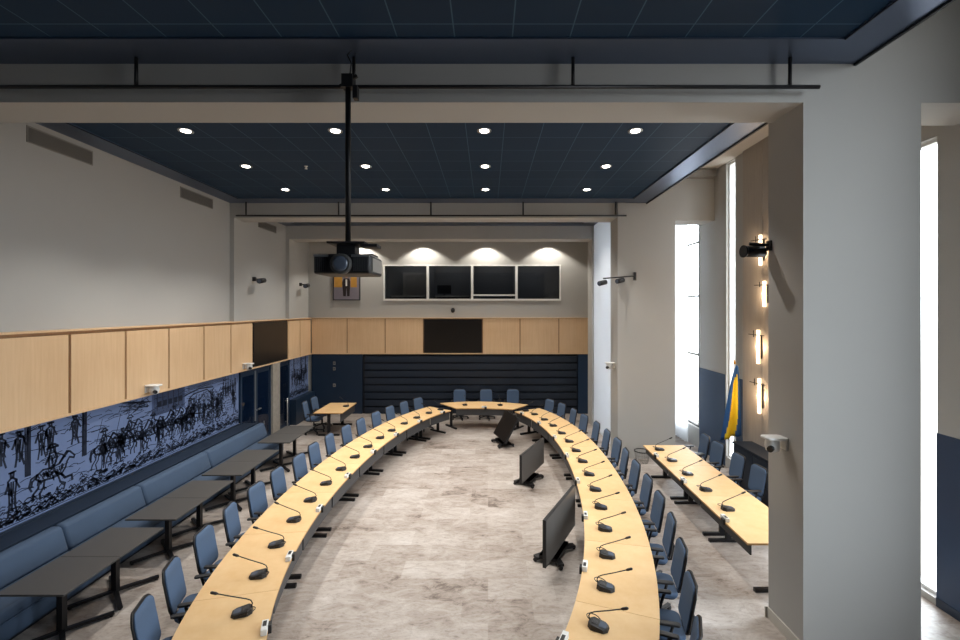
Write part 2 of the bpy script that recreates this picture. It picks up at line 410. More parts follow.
# ------------------------------------------------------------------ downlights
def spot(loc, power, size, blend, col, rad=.06):
    l = bpy.data.lights.new('downlight', 'SPOT'); l.energy = power; l.spot_size = R(size); l.spot_blend = blend; l.color = col; l.shadow_soft_size = rad
    o = bpy.data.objects.new('downlight', l); COL.objects.link(o); o.location = loc; return o
WARM = (1.0, 0.95, 0.88)
def make_downlight(label):
    t = thing('ceiling_light', label, 'ceiling light', (0,0,0), 0, 'round recessed downlights')
    MB().lathe([(.078, -.004), (.112, -.012), (.115, 0), (.115, .02), (.078, .02)], 24).build('frame', M['chrome'], t)
    MB().lathe([(.002, -.012), (.070, -.012), (.076, -.002), (.002, .008)], 24).build('diffuser', M['lamp'], t)
    return t
first = None
rows = [('row nearest the front beam', 7.24), ('middle row', 9.04), ('row nearest the middle beam', 10.80)]
cols = [('leftmost', -4.83), ('second from left', -2.44), ('second from right', -.06), ('rightmost', 2.355)]
for rn, y in rows:
    for cn, x in cols:
        lab = '%s round downlight in the ceiling, %s' % (cn, rn)
        if first is None: first = make_downlight(lab); first.location = (x, y, 6.85)
        else: dup(first, (x, y, 6.85), 0, lab)
        spot((x, y, 6.82), 215, 101, 0.5, WARM)
for x in (-4.83, -2.44, -.06, 2.355):
    spot((x, 13.9, 6.82), 190, 120, 0.8, (1, .96, .90))
# wall-washing spots behind the rear beam
for i, x in enumerate((-4.82, -2.48, -.08, 2.29)):
    t = thing('wall_washer', '%s wall-washing spot above the booth windows' % ('leftmost', 'second from left', 'second from right', 'rightmost')[i], 'ceiling light', (x, 16.95, 6.75), 0, 'spots washing the back wall')
    MB().lathe([(.05, -.10), (.06, -.10), (.06, 0.05), (.01, .05)], 16).build('housing', M['black'], t)
    MB().lathe([(.002, -.095), (.048, -.095), (.048, -.085), (.002, -.085)], 16).build('lens', M['lamp'], t)
    MB().tube([(0,0,.05),(0,0,.95)], .012).build('stem', M['black'], t)
    spot((x, 16.95, 6.63), 120, 121, .3, (1, .93, .82), .03)
# small sprinkler
t = thing('sprinkler', 'tiny white sprinkler head between downlights in the ceiling', 'sprinkler', (-3.63, 9.04, 6.85))
MB().lathe([(.004, -.06), (.03, -.055), (.03, -.05), (.012, -.045), (.012, -.012), (.035, -.008), (.035, 0)], 12).build('head', M['white'], t)

# ------------------------------------------------------------------ hanging rails under the beams
def rail(label, y, z, x0, x1, rods, ztop):
    t = thing('hanging_rail', label, 'rail', (0, y, z))
    MB().tube([(x0,0,0),(x1,0,0)], .022, 10).build('rail', M['blackmetal'], t)
    for x in rods: MB().tube([(x,0,.02),(x,0,ztop-z)], .02 , 8).build('hanger', M['blackmetal'], t)
rail('long dark rail hung on rods before the front beam', 5.1, 6.50, -6.6, 3.73, [-6.4, -3.96, -1.51, .957, 3.40], 6.83)
rail('long dark rail hung on rods before the middle beam', 11.98, 6.47, -6.66, 3.66, [-6.4, -3.95, -1.51, .93, 3.37], 6.83)

# ------------------------------------------------------------------ projector
t = thing('projector_mount', 'slim black drop pole clamped to the front rail holding the projector', 'pole', (-1.535, 4.97, 4.72))
MB().tube([(0,0,0),(0,0,1.80)], .030, 12).build('pole', M['blackmetal'], t)
cb = MB().box(-.06, .06, -.05, .05, 1.70, 1.84).bar((-.09,0,1.72), (.10,.0,1.84), .03).box(.06, .11, -.04, .04, 1.58, 1.72); cb.build('clamp', M['black'], t)
MB().tube([(.03,-.04,1.8),(.05,-.05,1.95),(.0,-.03,2.05),(.10,.02,2.2),(.06,.05,2.11)], .008, 6).build('cable', M['black'], t)
MB().box(-.18, .22, -.16, .16, -.02, .0).box(-.28, .30, -.12, .12, -.16, -.13).box(-.10, .10, -.08, .08, -.13, -.02).box(.16,.34,-.1,.1,-.05,-.02).build('bracket', M['black'], t)
for x in (-.24, -.12, .12, .26): MB().tube([(x,-.1,-.26),(x,-.1,-.13)], .010, 6).build('bolt', M['chrome'], t)
t = thing('projector', 'wide black ceiling projector with round lens hanging from the pole', 'projector', (-1.515, 4.95, 4.365))
MB().pad(.60, .52, .20, .04, .02).build('body', M['black'], t)
B(-.29, -.17, -.22, .22, .195, .203).build('top_cover', M['chrome'], t)
B(.15, .29, -.22, .22, .195, .203).build('top_cover', M['chrome'], t)
ln = MB().lathe([(.092, -.32), (.105, -.32), (.11, -.26), (.11, -.24), (.07, -.24)], 24, (0, 0, .10), 'y').build('lens_ring', M['dtable'], t)
MB().lathe([(.002, -.330), (.05, -.335), (.078, -.328), (.082, -.31)], 24, (0, 0, .10), 'y').build('lens', M['pdisp'], ln)
g = MB()
for k in range(9): g.box(.12+k*.018, .131+k*.018, -.267, -.258, .03, .17)
g.build('grille', M['dgrey'], t)
g = MB()
for k in range(6): g.box(-.28+k*.022, -.27+k*.022, -.267, -.258, .03, .17)
g.build('grille', M['dgrey'], t)
for x0_, x1_ in ((-.29, -.14), (.10, .29)): B(x0_, x1_, -.268, -.255, .175, .20).build('trim_strip', M['chrome'], t)  # bevel highlights on the front top edge, put in as bright strips
B(.30, .308, -.2, .2, .03, .17).build('side_panel', M['vent'], t)

# ------------------------------------------------------------------ oak cladding, screens
ZP0, ZP1 = 2.30, 3.67
XP = -6.74
pseams = [3.9, 5.03, 6.16, 7.30, 8.43, 9.57, 10.75, 11.88, 12.99]
pk = [0]
def left_panel(y0, y1):
    pk[0] += 1
    struct('trim_%d' % (10+pk[0]), B(XL+.08, XP, y0+.026, y1-.026, ZP0+.02, ZP1-.085), M['oak'])
for a, b in list(zip(pseams, pseams[1:])) + [(15.27, 16.25), (16.25, 17.25)]: left_panel(a, b)
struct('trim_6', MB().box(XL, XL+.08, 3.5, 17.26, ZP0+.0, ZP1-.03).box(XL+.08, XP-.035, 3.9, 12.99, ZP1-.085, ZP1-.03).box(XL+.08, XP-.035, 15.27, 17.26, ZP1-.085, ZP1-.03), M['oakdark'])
struct('trim_7', MB().box(XL, XP+.015, 3.5, 17.26, ZP1-.03, ZP1).box(XL, XP+.012, 3.5, 17.26, ZP0-.02, ZP0+.018), M['oak'])
sm = MB()
for y in pseams + [15.28, 16.25]: sm.box(XL+.08, XP-.03, y-.018, y+.018, ZP0+.02, ZP1-.085)
struct('trim_8', sm, M['oakdark'])
bx = [-6.74, -5.37, -3.92, -2.46]; bx2 = [-.21, 1.22, 2.70, 3.89]
YP = 17.26
for a, b in list(zip(bx, bx[1:])) + list(zip(bx2, bx2[1:])):
    pk[0] += 1
    struct('trim_%d' % (10+pk[0]), B(a+.02, b-.02, YP, YB-.05, ZP0+.02, ZP1-.04), M['oak'])
struct('trim_9', MB().box(XP, 3.89, YB-.05, YB, ZP0, ZP1-.03), M['oakdark'])
struct('trim_10', MB().box(XP+.015, 3.89, YP-.015, YB, ZP1-.03, ZP1).box(XP+.015, 3.89, YP-.012, YB, ZP0-.02, ZP0+.018), M['oak'])
sm = MB()
for x in bx[1:3] + bx2[1:3]: sm.box(x-.02, x+.02, YP+.015, YB-.05, ZP0+.02, ZP1-.04)
struct('trim_40', sm, M['oakdark'])
def tv(label, loc, rz, w=2.2, h=1.27):
    t = thing('wall_screen', label, 'television', loc, rz)      # local: screen faces -y
    MB().box(-w/2, w/2, -.03, .03, 0, h).build('bezel', M['black'], t)
    B(-w/2+.015, w/2-.015, -.034, -.03, .02, h-.015).build('display', M['screen'], t)
tv('large black screen set in the oak band of the back wall', (-1.335, YP+.03, ZP0+.03), 0)
tv('large dark brown-black screen set in the oak band of the left wall', (XP-.03, 14.13, ZP0+.03), PI/2)

# ------------------------------------------------------------------ lower left wall: mural, bench ledge, doors
XM = XL+.06
struct('wall_left_lower', MB().box(XL, XM, 3.5, 12.42, 0, .87).box(XL, XM+.05, 3.5, 12.42, .80, .87), M['slat'])
def stroke(mb, pts, w, m=(0,0,1,1)):
    P = [(m[0]+p[0]*m[2], m[1]+p[1]*m[3]) for p in pts]
    for (a, b), (c, d) in zip(P, P[1:]):
        L = math.hypot(c-a, d-b) or 1e-6; ny, nz = -(d-b)/L*w/2, (c-a)/L*w/2; ey, ez = (c-a)/L*w*.3, (d-b)/L*w*.3
        mb.add([(0, a-ey+ny, b-ez+nz), (0, a-ey-ny, b-ez-nz), (0, c+ey-ny, d+ez-nz), (0, c+ey+ny, d+ez+nz)], [(0,1,2,3)])
HORSE = [[(.18,.62),(.30,.70),(.48,.66),(.62,.70),(.70,.82),(.80,.97),(.86,.94),(.98,.80),(.95,.74),(.86,.80),(.80,.70),(.76,.55),(.68,.44),(.50,.40),(.34,.42),(.22,.44),(.16,.54),(.18,.62)],
         [(.24,.46),(.20,.28),(.10,.16),(.08,.02)],[(.32,.42),(.30,.26),(.22,.14),(.24,.0)],[(.68,.44),(.76,.30),(.90,.30),(.92,.16)],[(.60,.42),(.66,.24),(.76,.16),(.74,.02)],
         [(.18,.62),(.06,.58),(.02,.40),(.08,.28)],[(.17,.58),(.08,.50),(.06,.36)],[(.66,.72),(.74,.84),(.82,.95)],[(.30,.60),(.40,.50)],[(.50,.58),(.60,.48)],[(.36,.64),(.42,.46)],[(.70,.66),(.66,.52)]]
RIDER = [[(.42,.66),(.40,.86),(.44,1.06),(.54,1.06),(.58,.90),(.52,.68)],[(.46,1.08),(.46,1.18),(.54,1.18),(.54,1.08)],[(.38,1.18),(.62,1.18),(.54,1.26),(.46,1.26),(.38,1.18)],[(.54,1.0),(.70,.92),(.76,.84)],[(.48,.72),(.56,.48),(.62,.44)],[(.42,.98),(.34,.80)],[(.46,.96),(.50,.78)]]
MAN = [[(.3,.0),(.38,.25),(.36,.48),(.30,.78),(.5,.86),(.70,.78),(.64,.48),(.60,.25),(.72,.0)],[(.44,.86),(.42,.97),(.56,.97),(.55,.86)],[(.34,.97),(.66,.97)],[(.50,.48),(.50,.1)],[(.32,.74),(.18,.52)],[(.68,.74),(.84,.56)],[(.44,.76),(.46,.5)],[(.56,.76),(.54,.5)]]
def draw(mb, fig, m, w):
    if fig is HORSE:
        for k in range(46):
            a, b = random.uniform(.16, .74), random.uniform(.42, .66); stroke(mb, [(a, b), (a+random.uniform(-.05,.05), b-random.uniform(.02,.09))], w*.75, m)
    if fig is MAN:
        for k in range(14):
            a, b = random.uniform(.34, .68), random.uniform(.3, .8); stroke(mb, [(a, b), (a+random.uniform(-.08,.08), b-random.uniform(.05,.16))], w*.7, m)
    if fig is RIDER:
        for k in range(12):
            a, b = random.uniform(.42, .56), random.uniform(.68, 1.04); stroke(mb, [(a, b), (a+random.uniform(-.04,.04), b-random.uniform(.03,.1))], w*.7, m)
    w *= 1.35
    for s_ in fig: stroke(mb, [(a+random.uniform(-.012,.012), b+random.uniform(-.012,.012)) for a, b in s_], w*random.uniform(.8,1.3), m)
def draw_mural(y0, y1, zlo, zhi):
    mb = MB(); L = y1-y0
    # border lines
    stroke(mb, [(y0, zlo+.03), (y1, zlo+.03)], .012)
    # ground hatching
    for k in range(int(L*190)):
        y = random.uniform(y0, y1); z = zlo+.05+abs(random.gauss(0, .13))
        if z < zlo+.36: l = random.uniform(.03, .10); stroke(mb, [(y, z), (y+l*.5, z+random.uniform(.005,.04)), (min(y1, y+l), z+random.uniform(-.02,.03))], random.uniform(.010,.024))
    for k in range(int(L*26)):
        y = random.uniform(y0, y1-.4); z = random.uniform(zlo+.35, zhi-.1); l = random.uniform(.1, .4)
        stroke(mb, [(y, z), (y+l*.5, z+random.uniform(-.02,.05)), (y+l, z+random.uniform(-.02,.05))], .011)
    return mb
def mural(label, y0, y1, figs):
    t = thing('mural', label, 'mural', (XM, (y0+y1)/2, .87))
    B(-.0, .012, -(y1-y0)/2, (y1-y0)/2, 0, 1.41).build('panel', M['mural'], t)
    yc = (y0+y1)/2
    mb = draw_mural(y0, y1, .87, 2.28); figs(mb)
    o = mb.build('engraving', M['ink'], t); o.location = (.0135, -yc, -.87)
    return t, yc
def figs_main(mb):
    draw(mb, HORSE, (6.72, 1.10, .78, .62), .026); draw(mb, RIDER, (6.72, 1.12, .78, .60), .022)
    for y, z, h in ((6.35, 1.05, .62), (6.20, 1.75, .5), (6.45, 1.72, .5), (6.78, 1.72, .50), (6.92, 1.74, .50), (7.34, 1.78, .46)): draw(mb, MAN, (y, z, .30, h), .020)
    for y in (6.68, 7.62):                     # tree trunks
        for k in range(9): stroke(mb, [(y+k*.010, 1.52), (y+k*.010+random.uniform(-.01,.01), 2.27)], .013)
        for k in range(8): stroke(mb, [(y+.04, 2.05+k*.02), (y+random.uniform(-.3,.3), 2.2+random.uniform(0,.06))], .010)
    y = 7.75
    for k in range(9):                         # marching team
        hz = 1.22 + random.uniform(-.04,.10)
        draw(mb, HORSE, (y, hz, .62, .56), .019)
        if k % 2 == 0: draw(mb, RIDER, (y, hz, .62, .52), .018)
        draw(mb, MAN, (y+random.uniform(0,.4), hz-.08, .24, .55), .016)
        y += random.uniform(.26,.34)
    for y in (7.9, 8.3): stroke(mb, [(y, 1.65), (y+.12, 2.05)], .012)
    # carriage with wheels
    for cy, rr in ((10.35,.20),(11.05,.25)):
        for q in (rr, rr*.85, rr*.2): stroke(mb, [(cy+q*math.cos(2*PI*k/20), 1.42+q*math.sin(2*PI*k/20)) for k in range(21)], .018)
        for k in range(10): stroke(mb, [(cy, 1.42), (cy+rr*math.cos(PI*k/5), 1.42+rr*math.sin(PI*k/5))], .010)
    stroke(mb, [(10.25,1.62),(10.35,1.95),(10.5,2.03),(11.0,2.05),(11.15,1.95),(11.2,1.62),(10.8,1.52),(10.25,1.62)], .028)
    for k in range(14): stroke(mb, [(10.36+k*.06,1.62),(10.40+k*.055,1.98)], .012)
    stroke(mb, [(10.2,2.05),(10.7,2.12),(11.25,2.07)], .03)
    for k in range(10):
        draw(mb, MAN, (10.0+random.uniform(0,2.2), 1.18+random.uniform(0,.25), .26, .55), .016)
    for k in range(420):                       # foliage and clothes, dense scribble
        y = random.gauss(11.3, .35); z = random.uniform(1.25, 2.0)
        if 10.2 < y < 12.1: stroke(mb, [(y, z), (y+random.uniform(-.05,.05), z+random.uniform(-.05,.05)), (y+random.uniform(-.06,.06), z+random.uniform(-.06,.06))], .012)
    # building behind: hatched walls and windows
    for k in range(34): stroke(mb, [(9.25, 1.80+k*.0145), (10.15, 1.84+k*.0135)], .006)
    for k in range(5):
        stroke(mb, [(9.35+k*.16, 1.9), (9.35+k*.16, 2.26)], .022); stroke(mb, [(9.40+k*.16, 2.02), (9.44+k*.16, 2.02)], .12)
    for k in range(28): stroke(mb, [(8.35+random.uniform(0,.8), 1.98+random.uniform(0,.28)), (8.4+random.uniform(0,.8), 2.0+random.uniform(0,.26))], .014)
    for k in range(14): stroke(mb, [(10.3, 2.14+k*.010), (11.8, 2.14+k*.010)], .005)
    for k in range(6): draw(mb, MAN, (11.6+k*.11, 1.70+random.uniform(-.03,.05), .16, .40), .013)
    for k in range(10): stroke(mb, [(11.7+k*.07, 2.0), (11.72+k*.07, 2.27)], .02)
mt, myc = mural('long blue engraved mural with horses, riders and carriage above the bench', 5.2, 12.40, figs_main)
o = MB().box(0, .0128-.012, 9.2-myc, 10.2-myc, 1.80-.87, 2.28-.87).build('building', M['muraldark'], mt); o.location = (.0122, 0, 0)
def figs_small(mb):
    for k in range(7): draw(mb, MAN, (15.65+k*.2, 1.15+random.uniform(0,.2), .3, .6), .02)
    draw(mb, HORSE, (16.0, 1.2, .8, .6), .024)
    for y in (15.9, 16.5, 16.9):
        for k in range(6): stroke(mb, [(y+k*.012, 1.6), (y+k*.012, 2.26)], .013)
    for k in range(160): y = random.uniform(15.6, 17.15); z = random.uniform(1.6, 2.25); stroke(mb, [(y,z),(y+random.uniform(-.06,.06), z+random.uniform(-.06,.06))], .012)
mural('small blue engraved mural in the far left corner beyond the doors', 15.6, 17.2, figs_small)
# doors between the murals
def door(n, y0, y1, handle):
    d = sempty('door_%d' % n, (XL+.05, (y0+y1)/2, 0)); w = (y1-y0)/2
    f = MB().box(-.05, .0, -w, w, 0, 2.28); struct('door_back', f, M['navydark'], d)
    f = MB().box(0, .05, -w, -w+.07, 0, 2.28).box(0, .05, w-.07, w, 0, 2.28).box(0, .05, -w+.07, w-.07, 2.2, 2.28).box(0, .05, -w+.07, w-.07, 0, .1)
    struct('door_frame', f, M['navy'], d)
    struct('door_leaf', B(.005, .03, -w+.07, w-.07, .1, 2.2), M['navy'], d)
    struct('door_glass', B(.03, .036, -w+.12, w-.12, .2, 2.1), M['doorglass'], d)
    struct('door_handle', handle, M['chrome'], d)
door(1, 12.45, 13.3, MB().box(.035, .06, .34, .39, .73, 2.20).box(.06, .09, .36, .40, 1.02, 1.06))  # tall bar draws the door's lit edge as bright steel; small box is the lever
door(2, 13.3, 14.2, MB().box(.03, .08, -.36, -.20, 1.02, 1.05).box(.03, .05, .0, .03, .3, .6))
struct('trim_41', B(XL, XL+.16, 14.2, 14.68, 0, 2.28), M['stone'])
door(3, 14.70, 15.55, MB().tube([(.10, .12, .05), (.10, .12, 1.0)], .02, 8).box(.03, .10, .11, .13, .2, .23).box(.03, .10, .11, .13, .9, .93))
struct('trim_42', B(XL, XL+.30, 15.6, 17.26, 0, .87), M['navy'])
# back wall below the oak band
struct('trim_43', B(XP, -4.80, YB-.1, YB, 0, 2.28), M['navy'])
struct('trim_44', B(3.44, 3.89, YB-.1, YB, 0, 2.28), M['blue'])
struct('trim_45', B(-4.80, 3.44, YB-.03, YB, 0, 2.28), M['navydark'])
sl = MB()
for k in range(8): z = .03+k*.278; sl.box(-4.70, 3.40, YB-.12, YB-.03, z, z+.222)
struct('trim_46', sl, M['slat'])
for k, (z, w) in enumerate(((1.93, .05), (1.72, .05), (1.09, .06))):
    t = thing('switch_plate', '%s small switch plate on the navy back panel' % ('topmost', 'middle', 'lowest')[k], 'switch', (-5.87, YB-.1, z), 0, 'switch plates on the navy panel')
    B(-.045, .045, -.012, 0, -.06, .06).build('plate', M['vent'], t); B(-.02, .02, -.018, -.012, -.03, .03).build('rocker', M['dgrey'], t)

# ------------------------------------------------------------------ vents on the left wall
def vent(label, y0, y1, z0, z1):
    t = thing('air_vent', label, 'air vent', (XL, (y0+y1)/2, z0), 0, 'air grilles high on the left wall'); w = (y1-y0)/2; h = z1-z0
    B(0, .012, -w, w, 0, h).build('frame', M['vent'], t)
    s = MB()
    for k in range(12): s.box(.012, .018, -w+.02, w-.02, .02+k*(h-.04)/12, .02+(k+.45)*(h-.04)/12)
    s.build('slats', M['ventd'], t)
vent('long grey air grille high on left wall, nearest the front beam', 6.77, 7.90, 6.50, 6.75)
vent('grey air grille high on left wall, between the two beams', 10.15, 11.35, 6.50, 6.75)
vent('grey air grille high on left wall, beyond the middle beam', 13.6, 14.75, 6.46, 6.69)

# ------------------------------------------------------------------ portrait on back wall
t = thing('portrait_picture', 'portrait of a standing person in dark clothes between gold drapes', 'picture', (-5.42, YB, 4.33))
MB().box(-.52, .52, -.05, 0, 0, 1.05).build('frame', M['dgrey'], t)
B(-.48, .48, -.056, -.05, .04, 1.01).build('backdrop', M['purple'], t)
for x0, x1 in ((-.47,-.16),(.16,.40)): MB().box(x0, x1, -.060, -.056, .5, 1.0).build('drape', M['gold'], t)
p = MB().add([(-.12,-.062,.16),(-.02,-.062,.16),(0,-.062,.5),(.03,-.062,.16),(.12,-.062,.16),(.15,-.062,.72),(.1,-.062,.84),(-.1,-.062,.84),(-.16,-.062,.7)], [(0,1,2,8),(2,3,4,5),(8,2,5,7),(7,5,6)])
p.build('suit', M['suit'], t)
MB().lathe([(.002,-.066),(.055,-.065),(.055,-.06)], 14, (0,0,.90), 'y').build('face', M['skin'], t)
B(-.03, .03, -.066, -.062, .55, .80).build('shirt', M['white'], t)

# ------------------------------------------------------------------ spotlights, cameras
def spotlight(label, loc, d, n=1):
    """d: direction the arm leaves the wall"""
    t = thing('wall_spotlight', label, 'spotlight', loc, 0, 'black spotlights on the walls')
    d = Vector(d); s = Vector((-d.y, d.x, 0))
    MB().bar((0,0,-.06), (0,0,.06), .08).build('wall_plate', M['black'], t)
    MB().tube([(0,0,0), tuple(d*.26)], .016, 8).build('arm', M['black'], t)
    for k in range(n):
        c = d*(.22+.36*k)
        if k: MB().tube([tuple(d*.26), tuple(c)], .014, 8).build('arm', M['black'], t)
        hd = MB().tube([tuple(c + s*-.16 + Vector((0,0,-.07))), tuple(c + s*.13 + Vector((0,0,-.03)))], .075, 14).build('lamp_head', M['black'], t)
        MB().tube([tuple(c + s*-.175 + Vector((0,0,-.072))), tuple(c + s*-.155 + Vector((0,0,-.07)))], .062, 14).build('lens', M['pdisp'], hd)
spotlight('black spotlight on the left wall just beyond the middle beam', (XL+.04, 13.3, 4.88), (1, 0, 0))
spotlight('small black spotlight on the left wall near the back corner', (XL+.04, 16.6, 4.90), (1, 0, 0))
t = thing('wall_spotlight', 'black double-headed spotlight arm on the middle right pillar', 'spotlight', (3.92, Y2, 4.86), 0, 'black spotlights on the walls')
MB().box(-.03, .03, -.04, 0, -.1, .12).build('wall_plate', M['black'], t)
MB().tube([(0,-.04,0),(-.10,-.10,.01),(-.9,-.22,-.06)], .018, 8).build('arm', M['black'], t)
for x, y, z in ((-.45,-.16,-.09), (-.93,-.22,-.15)):
    hd = MB().tube([(x-.10,y-.10,z-.05),(x+.10,y+.02,z)], .064, 14).build('lamp_head', M['black'], t)
    MB().tube([(x-.115,y-.11,z-.055),(x-.098,y-.099,z-.05)], .050, 14).build('lens', M['pdisp'], hd)
t = thing('wall_spotlight', 'large black cylinder spotlight on the side of the front pillar', 'spotlight', (3.64, 5.84, 4.80), 0, 'black spotlights on the walls')
MB().box(-.03, 0, -.04, .04, -.05, .08).build('wall_plate', M['black'], t)
MB().tube([(-.02,0,.02),(-.24,.06,.05)], .022, 8).build('arm', M['black'], t)
hd = MB().tube([(-.30,.06,-.05),(-.04,.09,-.05)], .074, 18).build('lamp_head', M['black'], t)
MB().tube([(-.32,.058,-.05),(-.295,.06,-.05)], .081, 18).build('bezel', M['blackmetal'], hd)
def ptz(label, loc, rz, sg=1):
    t = thing('wall_camera', label, 'camera', loc, rz, 'white cameras on the walls')     # local: sticks out along +x
    MB().pad(.26, .20, .03, .05, .01, lambda x, y, z: (x+.13, y, z+.075)).build('bracket', M['white'], t)
    MB().lathe([(.03, -.085), (.07, -.065), (.085, -.01), (.082, .04), (.07, .075)], 18, (.15, 0, 0)).build('body', M['white'], t)
    MB().tube([(.19, -.05*sg, -.02), (.235, -.085*sg, -.03)], .036, 14).build('lens', M['black'], t)
    B(0, .02, -.06, .06, -.05, .08).build('wall_plate', M['white'], t)
ptz('white camera on the oak lip above the mural', (XP, 8.95, 2.40), 0)
ptz('white camera on the oak lip beside the left wall screen', (XP, 12.5, 2.40), 0)
ptz('white camera on the side of the middle right pillar', (3.45, 12.35, 2.44), PI, -1)
ptz('white camera on the side of the large front pillar', (3.64, 5.56, 2.33), PI, -1)
t = thing('dome_camera', 'small black dome camera under the booth windows', 'camera', (-1.34, YB, 3.99))
B(-.05, .05, -.10, 0, -.02, .05).build('bracket', M['black'], t)
MB().lathe([(.01,-.16),(.06,-.13),(.08,-.06),(.08,-.01),(.05,.0)], 16, (0,-.12,.02)).build('dome', M['black'], t)

# ------------------------------------------------------------------ bench along the mural
t = thing('bench', 'long blue upholstered bench along the left wall under the mural', 'bench', (XM, 0, 0))
MB().box(.52, 1.08, 3.6, 12.62, .0, .06).build('plinth', M['navydark'], t)
MB().box(.42, 1.13, 3.6, 12.66, .06, .29).build('base', M['bench'], t, .01)
ys = [3.6, 5.1, 6.67, 8.18, 10.1, 12.68]
for a, b in zip(ys, ys[1:]):
    m_, l_ = (a+b)/2, b-a-.012
    MB().pad(.56, l_, .16, .03, .03, lambda x, y, z: (x+.86, y+m_, z+.29)).build('seat_cushion', M['bench'], t)
    MB().pad(.38, l_, .17, .05, .05, lambda x, y, z: (z+.42+(.38/2-x)*.30, y+m_, x+.19+.44)).build('back_cushion', M['bench'], t)
struct('trim_48', MB().box(XM+.05, XM+.42, 3.5, 12.62, 0, .80).box(XM+.05, XM+.43, 3.5, 12.62, .80, .83), M['slat'])

# ------------------------------------------------------------------ dark square tables by the bench
def make_dark_table(label):
    t = thing('cafe_table', label, 'table', (0,0,0), 0, 'dark square tables by the bench')
    B(-.395, .395, -.398, .398, .715, .74).build('tabletop', M['dtable'], t, .004)
    MB().box(-.035, .035, -.035, .035, .05, .69).build('column', M['blackmetal'], t)
    B(-.2, .2, -.2, .2, .69, .715).build('mounting_plate', M['blackmetal'], t)
    for a in (45, 135, 225, 315):
        d = Vector((math.cos(R(a)), math.sin(R(a)), 0))
        lg = MB().bar(d*.03+Vector((0,0,.05)), d*.50+Vector((0,0,.035)), .055, .035).build('leg', M['blackmetal'], t)
        MB().lathe([(.02, 0), (.022, .018), (.01, .02)], 10, tuple(d*.47)).build('foot_pad', M['black'], lg)
    return t
tp = None
nm = ['nearest pair to the camera', 'second pair from the camera', 'third pair from the camera', 'farthest pair, by the doors']
for k, y0 in enumerate((5.165, 7.02, 8.90, 11.06)):
    for j in range(2):
        lab = 'dark grey square table by the bench, %s half of %s' % (('near', 'far')[j], nm[k])
        loc = (-5.235, y0+.4+.8*j, 0)
        if tp is None: tp = make_dark_table(lab); tp.location = loc
        else: dup(tp, loc, 0, lab)

# ------------------------------------------------------------------ office chair (faces local +x)
def make_chair(label):
    t = thing('office_chair', label, 'chair', (0,0,0))
    MB().pad(.46, .48, .065, .09, .025, lambda x, y, z: (x+.02, y, z+.43-.03*max(0, x-.1))).build('seat', M['fabric'], t)
    MB().pad(.40, .42, .02, .07, .006, lambda x, y, z: (x+.01, y, z+.41)).build('seat_pan', M['black'], t)
    def bk(off):
        def f(x, y, z):        # x: height, y: across, z: thickness
            hgt = .755+x; lean = -.235 - .09*((x+.26)/.52) - .035*math.cos(PI*(x)/.6) + .05*(y/.23)**2
            return (lean + z + off, y, hgt)
        return f
    bf = MB().pad(.535, .475, .022, .10, .008, bk(-.022), 8).build('back_frame', M['black'], t)
    MB().pad(.505, .445, .028, .09, .012, bk(.0), 8).build('backrest', M['fabric'], t)
    MB().bar((-.10,0,.40), (-.285,0,.42), .07, .03).bar((-.275,0,.41), (-.315,0,.62), .07, .025).build('back_support', M['black'], t)
    for s in (-1, 1):
        a = MB().tube([(-.02,s*.20,.41),(0,s*.28,.42),(-.02,s*.29,.52),(-.06,s*.285,.655)], .017, 8).build('armrest', M['black'], t)
        MB().pad(.27, .07, .026, .03, .01, lambda x, y, z: (x+.0, y+s*.285, z+.65)).build('arm_pad', M['black'], a)
    MB().lathe([(.045,.09),(.05,.12),(.03,.13),(.03,.28),(.022,.285),(.022,.41)], 14).build('gas_column', M['blackmetal'], t)
    MB().box(-.12,.10,-.09,.09,.375,.41).build('mechanism', M['black'], t)
    for k in range(5):
        d = Vector((math.cos(2*PI*k/5+.3), math.sin(2*PI*k/5+.3), 0)); s_ = Vector((-d.y, d.x, 0))
        lg = MB().bar(d*.02+Vector((0,0,.11)), d*.31+Vector((0,0,.075)), .042, .03).build('leg', M['black'], t)
        c = d*.30
        MB().tube([tuple(c+s_*-.022+Vector((0,0,.03))), tuple(c+s_*.022+Vector((0,0,.03)))], .03, 12).tube([tuple(c+Vector((0,0,.03))), tuple(c+Vector((0,0,.075)))], .008, 6).build('caster', M['black'], lg)
    return t
chair0 = [None]
def chair(x, y, rz, label, group):
    if chair0[0] is None:
        c = make_chair(label); c.location = (x, y, 0); c.rotation_euler = (0,0,rz); c['group'] = group; chair0[0] = c
    else: dup(chair0[0], (x, y, 0), rz, label, group)

